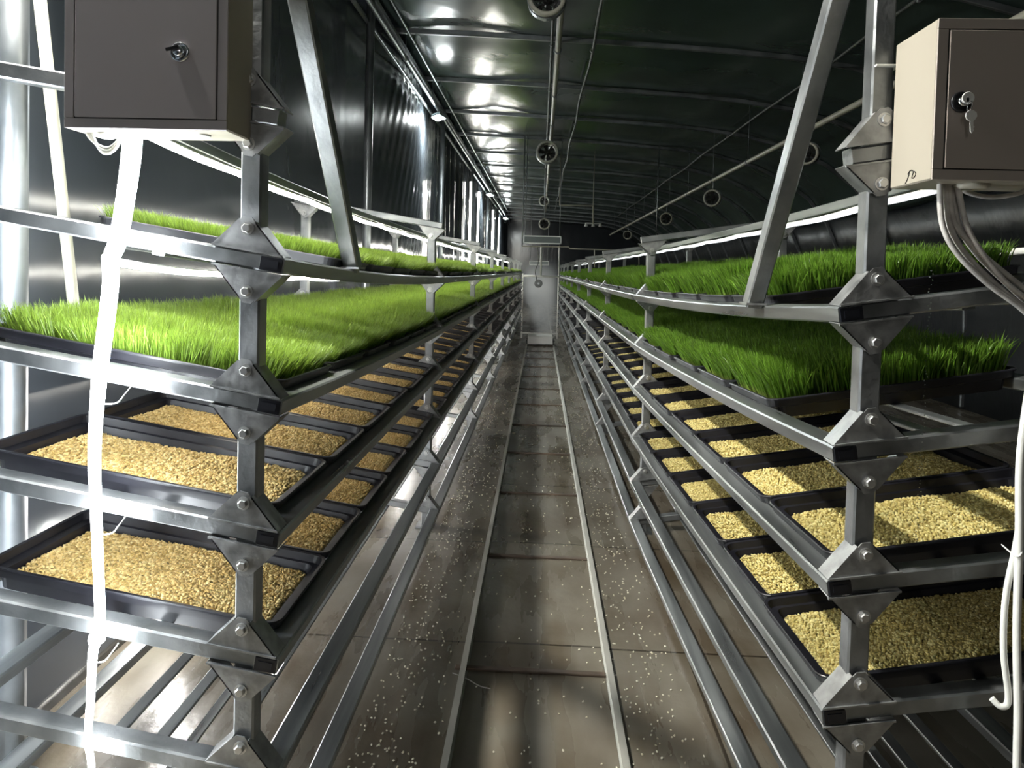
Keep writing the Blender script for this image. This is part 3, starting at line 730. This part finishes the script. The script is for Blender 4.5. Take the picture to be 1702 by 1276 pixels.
# spilled seed
n = 2300
sx = np.concatenate([RS.normal(-.50, .10, n * 5 // 10), RS.uniform(-.45, .5, n * 2 // 10), RS.normal(.42, .1, n * 3 // 10)])
sy = np.abs(RS.normal(0, 1, len(sx))) * 4 + 1.55
k = (np.abs(sx - xl) > .02) & (np.abs(sx - xr) > .02) & (sy < 13) & (sx > -.55) & (sx < .55); sx, sy = sx[k], sy[k]
sz = np.where((sx > xl) & (sx < xr), .0085, .003)
tag(link('spilled_seed', grains('spilled_seed', sx, sy, sz, .0040, 'palegrain')), 'pale seeds scattered over the aisle floor', 'seeds', kind='stuff')
# falling drops at right
mb = MB()
for i in range(70):
    t = i / 70; p = P(1549 - 26 * t + random.uniform(-3, 3), 440 + 470 * t + random.uniform(-3, 3), 1.36); r = random.uniform(.0008, .0017)
    mb.add([p + Vector(tuple(v_)) * r for v_ in ICO], [tuple(int(x_) for x_ in f_) for f_ in ICF], True)
tag(mb.build('falling_drops', 'water'), 'line of water drops falling beside the right post', 'water drops', kind='stuff')

# ---------------------------------------------------------------- ceiling services
def hang_pipe(name, lab, x, z, r, ya, yb, mat, wob=0, cat='pipe'):
    pts = []; y = ya
    while y < yb:
        pts.append((x + wob * math.sin(2.1 * y), y, z + wob * .6 * math.sin(1.3 * y + 1))); y += .25 if wob else 1.5
    pts.append((x, yb, z)); mb = MB(); mb.tube(pts, r, 12)
    root = empty(name, lab, cat, loc=(x, ya, z)); put(mb.build('run', mat), root)
    y = 6.5 - 1.62 * 4
    while y < yb - .5:
        hm = MB()
        zc = ceil_z(x) - .03
        if zc - z > .03: hm.tube([(x, y, z + r * .5), (x, y, zc)], .0035, 6)
        hm.lathe((x, y - .012, z), (0, 1, 0), [(r * .95, 0), (r * 1.35, 0), (r * 1.35, .024), (r * .95, .024)], 12, False); y += 1.62
        put(hm.build('clip', 'rib'), root)
    return root
hang_pipe('ceiling_pipe', 'grey pipe along the middle of the ceiling beside the round fans', .105, CH + 2.12, .028, -2, 24, 'pvcgrey')
hang_pipe('ceiling_pipe', 'thin dark pipe touching the larger grey one on the ceiling', .045, CH + 2.17, .014, -2, 24, 'darkcable')
hang_pipe('ceiling_cable', 'dark cable wrapped in ties along the ceiling right of the grey pipe', .43, CH + 2.12, .014, -2, 24, 'darkcable', .012, 'cable')
hang_pipe('ceiling_cable', 'black cable on the ceiling above the pipe with the right fans', 2.60, CH + 1.97, .013, 0, 24, 'darkcable', .012, 'cable')
hang_pipe('ceiling_pipe', 'long pale pipe hung near the right wall carrying the right fans', 2.42, CH + 1.36, .026, 1, 24, 'pvcgrey')
hang_pipe('lamp_conduit', 'steel conduit along the upper left carrying the flood lamps', -1.36, CH + 2.02, .022, -5, 26, 'rib')
hang_pipe('lamp_conduit', 'thin steel conduit nearest the left wall at the roof edge', -1.27, CH + 2.16, .012, -5, 26, 'rib')

def fan(lab, x, y, z, r, pipe_z, facing=(0, -1, 0), group=None):
    root = empty('round_fan', lab, 'fan', group, loc=(x, y, z)); f = Vector(facing).normalized()
    o = Vector((x, y, z)) - f * r * .7
    mb = MB(); mb.lathe(o, f, [(r * .78, 0), (r * .92, .02), (r * .92, r * .9), (r, r * .95), (r * 1.04, r * 1.15), (r, r * 1.4), (r * .84, r * 1.4), (r * .80, r * 1.2), (r * .78, 0)], 28); put(mb.build('housing', 'fan'), root)
    mb = MB(); mb.lathe(o, f, [(0, r * .3), (r * .22, r * .3), (r * .22, r * .9), (0, r * 1.0)], 16)
    ax = f.orthogonal().normalized(); ay = f.cross(ax)
    for k in range(6):
        a = k * PI / 3; u = ax * math.cos(a) + ay * math.sin(a); w = f.cross(u)
        p = o + f * r * .6
        mb.add([p + u * r * .2 - w * r * .1 - f * r * .1, p + u * r * .74 - w * r * .24 - f * r * .12, p + u * r * .74 + w * r * .2 + f * r * .1, p + u * r * .2 + w * r * .1 + f * r * .08], [(0, 1, 2, 3)])
    put(mb.build('blades', 'fandark'), root)
    mb = MB()
    for q in (.3, .5, .7): mb.tube([o + f * r * 1.36 + (ax * math.cos(a_) + ay * math.sin(a_)) * r * q for a_ in [2 * PI * i / 20 for i in range(21)]], r * .018, 5)
    for k in range(4):
        a = k * PI / 4; u = ax * math.cos(a) + ay * math.sin(a); mb.tube([o + f * r * 1.36 - u * r * .85, o + f * r * 1.36 + u * r * .85], r * .018, 5)
    put(mb.build('guard', 'blackmetal'), root)
    mb = MB(); mb.tube([(x, y, z + r * .95), (x, y, pipe_z)], .012, 8); mb.lathe((x, y - .03, z), (0, 1, 0), [(r * .95, 0), (r * 1.06, 0), (r * 1.06, .05), (r * .95, .05)], 24, False); put(mb.build('bracket', 'rib'), root)
fan('round cream fan at the top edge, nearest of the ceiling fans', -.01, 5.0, CH + 1.99, .135, ceil_z(0) - .02)
fan('round cream fan under the middle of the ceiling, second in the row', .05, 10.6, CH + 1.86, .17, ceil_z(0) - .02)
fan('small round fan above the hanging vent panel, third in the row', .04, 17.5, CH + 1.82, .13, ceil_z(0) - .02)
fan('pale round fan just above the hanging vent panel, lowest in the row', .05, 14.2, CH + 1.0, .115, ceil_z(0) - .02)
fan('round fan nearest of those on the right ceiling pipe', 2.42, 6.3, CH + 1.14, .10, CH + 1.36, (-.7, -1, -.1))
fan('round fan second along the right ceiling pipe', 2.42, 9.7, CH + 1.10, .12, CH + 1.36, (-.5, -1, 0))
fan('round fan third along the right ceiling pipe', 2.42, 13.2, CH + 1.08, .12, CH + 1.36, (-.4, -1, 0))
fan('tiny round fan farthest along the right ceiling pipe', 2.42, 19.0, CH + 1.08, .12, CH + 1.36, (-.4, -1, 0))

def flood(lab, x, y, z, d, mat='spot', w=.20, h=.11, up=None, group=None):
    """flood lamp: housing, glass, bracket"""
    root = empty('flood_lamp', lab, 'lamp', group, loc=(x, y, z)); d = Vector(d).normalized()
    rx = d.cross(Vector((0, 0, 1))).normalized(); uy = rx.cross(d).normalized()
    R = Matrix((rx, uy, -d)).transposed()
    mb = MB(); mb.box(Vector((x, y, z)) - d * .025, (w, h, .04), R)
    for k in range(7): mb.box(Vector((x, y, z)) - d * .055 + rx * (k - 3) * w / 8, (.004, h * .8, .025), R)
    put(mb.build('housing', 'panel'), root)
    mb = MB(); mb.box(Vector((x, y, z)) + d * .0, (w - .02, h - .02, .006), R); put(mb.build('glass', mat), root)
    mb = MB(); mb.bar([(x, y, z + .03), (x, y, up or z + .16)], .02, .006, .001, fixed_right=(1, 0, 0)); put(mb.build('bracket', 'rib'), root)
flood('bright flood lamp under the roof edge on the left, nearest visible', -1.33, 8.4, CH + 1.88, (-.25, -.2, -1), up=CH + 2.02)
flood('second bright flood lamp under the roof edge on the left', -1.33, 16.9, CH + 1.88, (-.25, -.2, -1), up=CH + 2.02)
flood('farthest flood lamp under the roof edge on the left', -1.33, 24.5, CH + 1.88, (-.25, -.2, -1), up=CH + 2.02)
flood('flood lamp under the roof edge on the left above the near end of the rack', -1.33, 1.34, CH + 1.88, (.3, .0, -1), 'lamp', up=CH + 2.02)
flood('added unseen fill lamp hung under the ceiling behind the viewpoint', -.3, -5.5, CH + 1.9, (0, .5, -1), 'fill_lamp', up=ceil_z(-.3) - .02)  # added fill light for faces turned to the camera

# hanging gantry with vent panel
def gantry(lab, y, pxa, pxb, pya, pyb, labels=True):
    a = P(pxa, pya, y); b = P(pxb, pyb, y)
    root = empty('vent_panel', lab, 'vent', loc=(a + b) / 2)
    x0, x1, z1, z0 = a.x, b.x, a.z, b.z
    mb = MB()
    for lo, hi in (((x0, z0), (x1, z0 + .018)), ((x0, z1 - .018), (x1, z1)), ((x0, z0), (x0 + .018, z1)), ((x1 - .018, z0), (x1, z1))): mb.cbox((lo[0], y - .015, lo[1]), (hi[0], y + .06, hi[1]), .002)
    put(mb.build('frame', 'white'), root)
    mb = MB(); mb.cbox((x0 + .01, y, z0 + .01), (x1 - .01, y + .05, z1 - .01), .002)
    k = z0 + .03
    while k < z1 - .02: mb.box(((x0 + x1) / 2, y - .004, k), (x1 - x0 - .03, .012, .006)); k += .016
    put(mb.build('louvre', 'panel'), root)
    mb = MB()
    for x in (x0 + .03, x1 - .03): mb.tube([(x, y + .03, z1), (x, y + .03, ceil_z(x) - .02)], .006, 6)
    put(mb.build('hanger', 'rib'), root); return x0, x1, z0, z1
gx0, gx1, gz0, gz1 = gantry('grey louvred vent panel hung across the aisle from the ceiling', 11.0, 870, 933, 391, 406)
gantry('small dim vent panel hung beyond the larger one', 20.0, 880, 912, 433, 441)
mb = MB(); Yg = 11.1
A = P(868, 409, Yg); B = P(945, 410, Yg); C_ = P(947, 413, Yg); D = P(1090, 418, Yg); E = P(988, 414, Yg); E2 = P(988, 444, Yg)
root = empty('overhead_pipe_frame', 'thin pipe frame hung across the aisle just under the vent panel', 'pipe frame', loc=A)
mb.tube([A, B, C_, D], .011, 8); put(mb.build('crosspipe', 'pvcgrey'), root)
mb = MB(); mb.tube([E, E2], .010, 8); mb.tube([P(1062, 417, Yg), P(1062, 440, Yg)], .008, 8); put(mb.build('drop_pipe', 'pvcgrey'), root)
mb = MB(); mb.tube([A, (A.x, A.y, ceil_z(A.x) - .02)], .009, 8); mb.tube([D, (D.x, D.y, ceil_z(D.x) - .03)], .009, 8); put(mb.build('hanger', 'rib'), root)
root = empty('nozzle_pipe', 'short pipe with spray nozzles hanging from the right ceiling', 'pipe', loc=P(960, 341, 12.5))
mb = MB(); a = P(930, 341, 12.5); b = P(986, 342, 12.5); c_ = P(986, 372, 12.5); mb.tube([a, b], .016, 8); mb.tube([b, c_], .016, 8); mb.tube([a, (a.x, a.y, ceil_z(a.x) - .02)], .008, 8); mb.tube([b, (b.x, b.y, ceil_z(b.x) - .02)], .008, 8); put(mb.build('run', 'pvcgrey'), root)
mb = MB()
for dx in (-.13, 0, .13):
    mb.lathe(c_ + Vector((dx, 0, -.05)), (0, 0, 1), [(.0, 0), (.035, .0), (.02, .05), (0, .06)], 8)
mb.tube([c_ + Vector((-.15, 0, .01)), c_ + Vector((.15, 0, .01))], .012, 8); put(mb.build('nozzle', 'white'), root)

# ---------------------------------------------------------------- spraying gate on the track
Yq = 13.4
root = empty('spray_gate', 'misty spraying gate on a cart straddling the far end of the track', 'spray gate', loc=(0, Yq, 0))
xa = P(869, 480, Yq).x; xb = P(928, 480, Yq).x
zt = P(898, 459, Yq).z; zb = .16
mb = MB(); mb.tube([(xa, Yq, zb), (xa, Yq, zt + .05)], .016, 10); put(mb.build('upright', 'white'), root)
mb = MB(); mb.tube([(xb, Yq, zb), (xb, Yq, P(927, 408, Yq).z)], .016, 10); put(mb.build('upright', 'white'), root)
mb = MB(); mb.tube([(xa - .02, Yq, zt), (xb + .02, Yq, zt)], .022, 10); put(mb.build('top_bar', 'white'), root)
mb = MB(); mb.tube([(xa - .02, Yq, zb + .1), (xb + .02, Yq, zb + .1)], .014, 10); put(mb.build('bottom_bar', 'white'), root)
mb = MB(); mb.tube([(0, Yq, zt), (0, Yq, P(897, 410, Yq).z)], .02, 10); put(mb.build('mast', 'white'), root)
mb = MB(); cc = Vector((-.04, Yq - .05, P(895, 471, Yq).z))
for r in (.03, .045, .06, .075): mb.tube([cc + Vector((r * math.cos(a_), (r - .05) * .6, r * math.sin(a_))) for a_ in [2 * PI * i / 22 for i in range(23)]], .007, 6)
mb.tube(catmull([cc + Vector((-.03, 0, .06)), cc + Vector((-.07, 0, .25)), cc + Vector((-.01, 0, .45)), cc + Vector((-.04, 0, .72))], 6), .009, 6); put(mb.build('hose_coil', 'darkcable'), root)
mb = MB(); mb.cbox((xl + .02, Yq - .02, .045), (xr - .02, Yq + .55, .20), .01); put(mb.build('cart_body', 'white'), root)
for sx_ in (xl, xr):
    for dy in (.05, .48):
        mb = MB(); mb.lathe((sx_ - .008, Yq + dy, .075), (1, 0, 0), [(0, 0), (.04, 0), (.04, .016), (0, .016)], 18, False); put(mb.build('wheel', 'blackmetal'), root)
mb = MB()
for x in (xa, xb):
    z = .3
    while z < zt - .05:
        mb.lathe((x, Yq - .01, z), (-1 if x < 0 else 1, 0, 0), [(0, 0), (.012, .0), (.007, .03), (0, .03)], 8); z += .09
put(mb.build('nozzles', 'rib'), root)
# mist drifting round the gate
m = bpy.data.materials.new('mist'); m.use_nodes = True; nt = m.node_tree; nt.nodes.clear()
vo, out = nt.nodes.new('ShaderNodeVolumeScatter'), nt.nodes.new('ShaderNodeOutputMaterial')
vo.inputs['Density'].default_value = .2; vo.inputs['Anisotropy'].default_value = .2; vo.inputs['Color'].default_value = (.95, .98, 1, 1)
nt.links.new(vo.outputs[0], out.inputs['Volume'])
tc, sp, n1, mr, m1, m2, m3, ax_, mz = nodes(nt, 'ShaderNodeTexCoord', 'ShaderNodeSeparateXYZ', 'ShaderNodeTexNoise', 'ShaderNodeMapRange', 'ShaderNodeMath', 'ShaderNodeMath', 'ShaderNodeMath', 'ShaderNodeMath', 'ShaderNodeMapRange')
LL = nt.links.new
LL(tc.outputs['Object'], sp.inputs[0]); LL(tc.outputs['Object'], n1.inputs['Vector']); n1.inputs['Scale'].default_value = 1.6; n1.inputs['Detail'].default_value = 2
ax_.operation = 'ABSOLUTE'; LL(sp.outputs['X'], ax_.inputs[0])
mr.inputs[1].default_value = .15; mr.inputs[2].default_value = .52; mr.inputs[3].default_value = 1; mr.inputs[4].default_value = 0; mr.interpolation_type = 'SMOOTHSTEP'; LL(ax_.outputs[0], mr.inputs[0])
mz.inputs[1].default_value = .9; mz.inputs[2].default_value = 1.85; mz.inputs[3].default_value = 1; mz.inputs[4].default_value = 0; mz.interpolation_type = 'SMOOTHSTEP'; LL(sp.outputs['Z'], mz.inputs[0])
for q in (m1, m2, m3): q.operation = 'MULTIPLY'
LL(mr.outputs[0], m1.inputs[0]); LL(mz.outputs[0], m1.inputs[1]); LL(m1.outputs[0], m2.inputs[0]); LL(n1.outputs[0], m2.inputs[1]); LL(m2.outputs[0], m3.inputs[0]); m3.inputs[1].default_value = .42
LL(m3.outputs[0], vo.inputs['Density'])
mb = MB(); mb.box((0, 17.2, .96), (1.06, 8.0, 1.86)); o = mb.build('mist', m); tag(o, 'pale mist filling the aisle around the spraying gate', 'mist', kind='stuff')

# ---------------------------------------------------------------- world and look
w = bpy.data.worlds.new('world'); S.world = w; w.use_nodes = True
w.node_tree.nodes['Background'].inputs[0].default_value = (.5, .6, .7, 1); w.node_tree.nodes['Background'].inputs[1].default_value = .01
S.view_settings.view_transform = 'Standard'; S.view_settings.look = 'None'; S.view_settings.gamma = 1; S.view_settings.use_curve_mapping = False
S.view_settings.exposure = 1.5
print('VP', (lambda d: (PX0 + F * d.x / -d.z, PY0 - F * d.y / -d.z))(RM.transposed() @ Vector((0, 1, 0))))
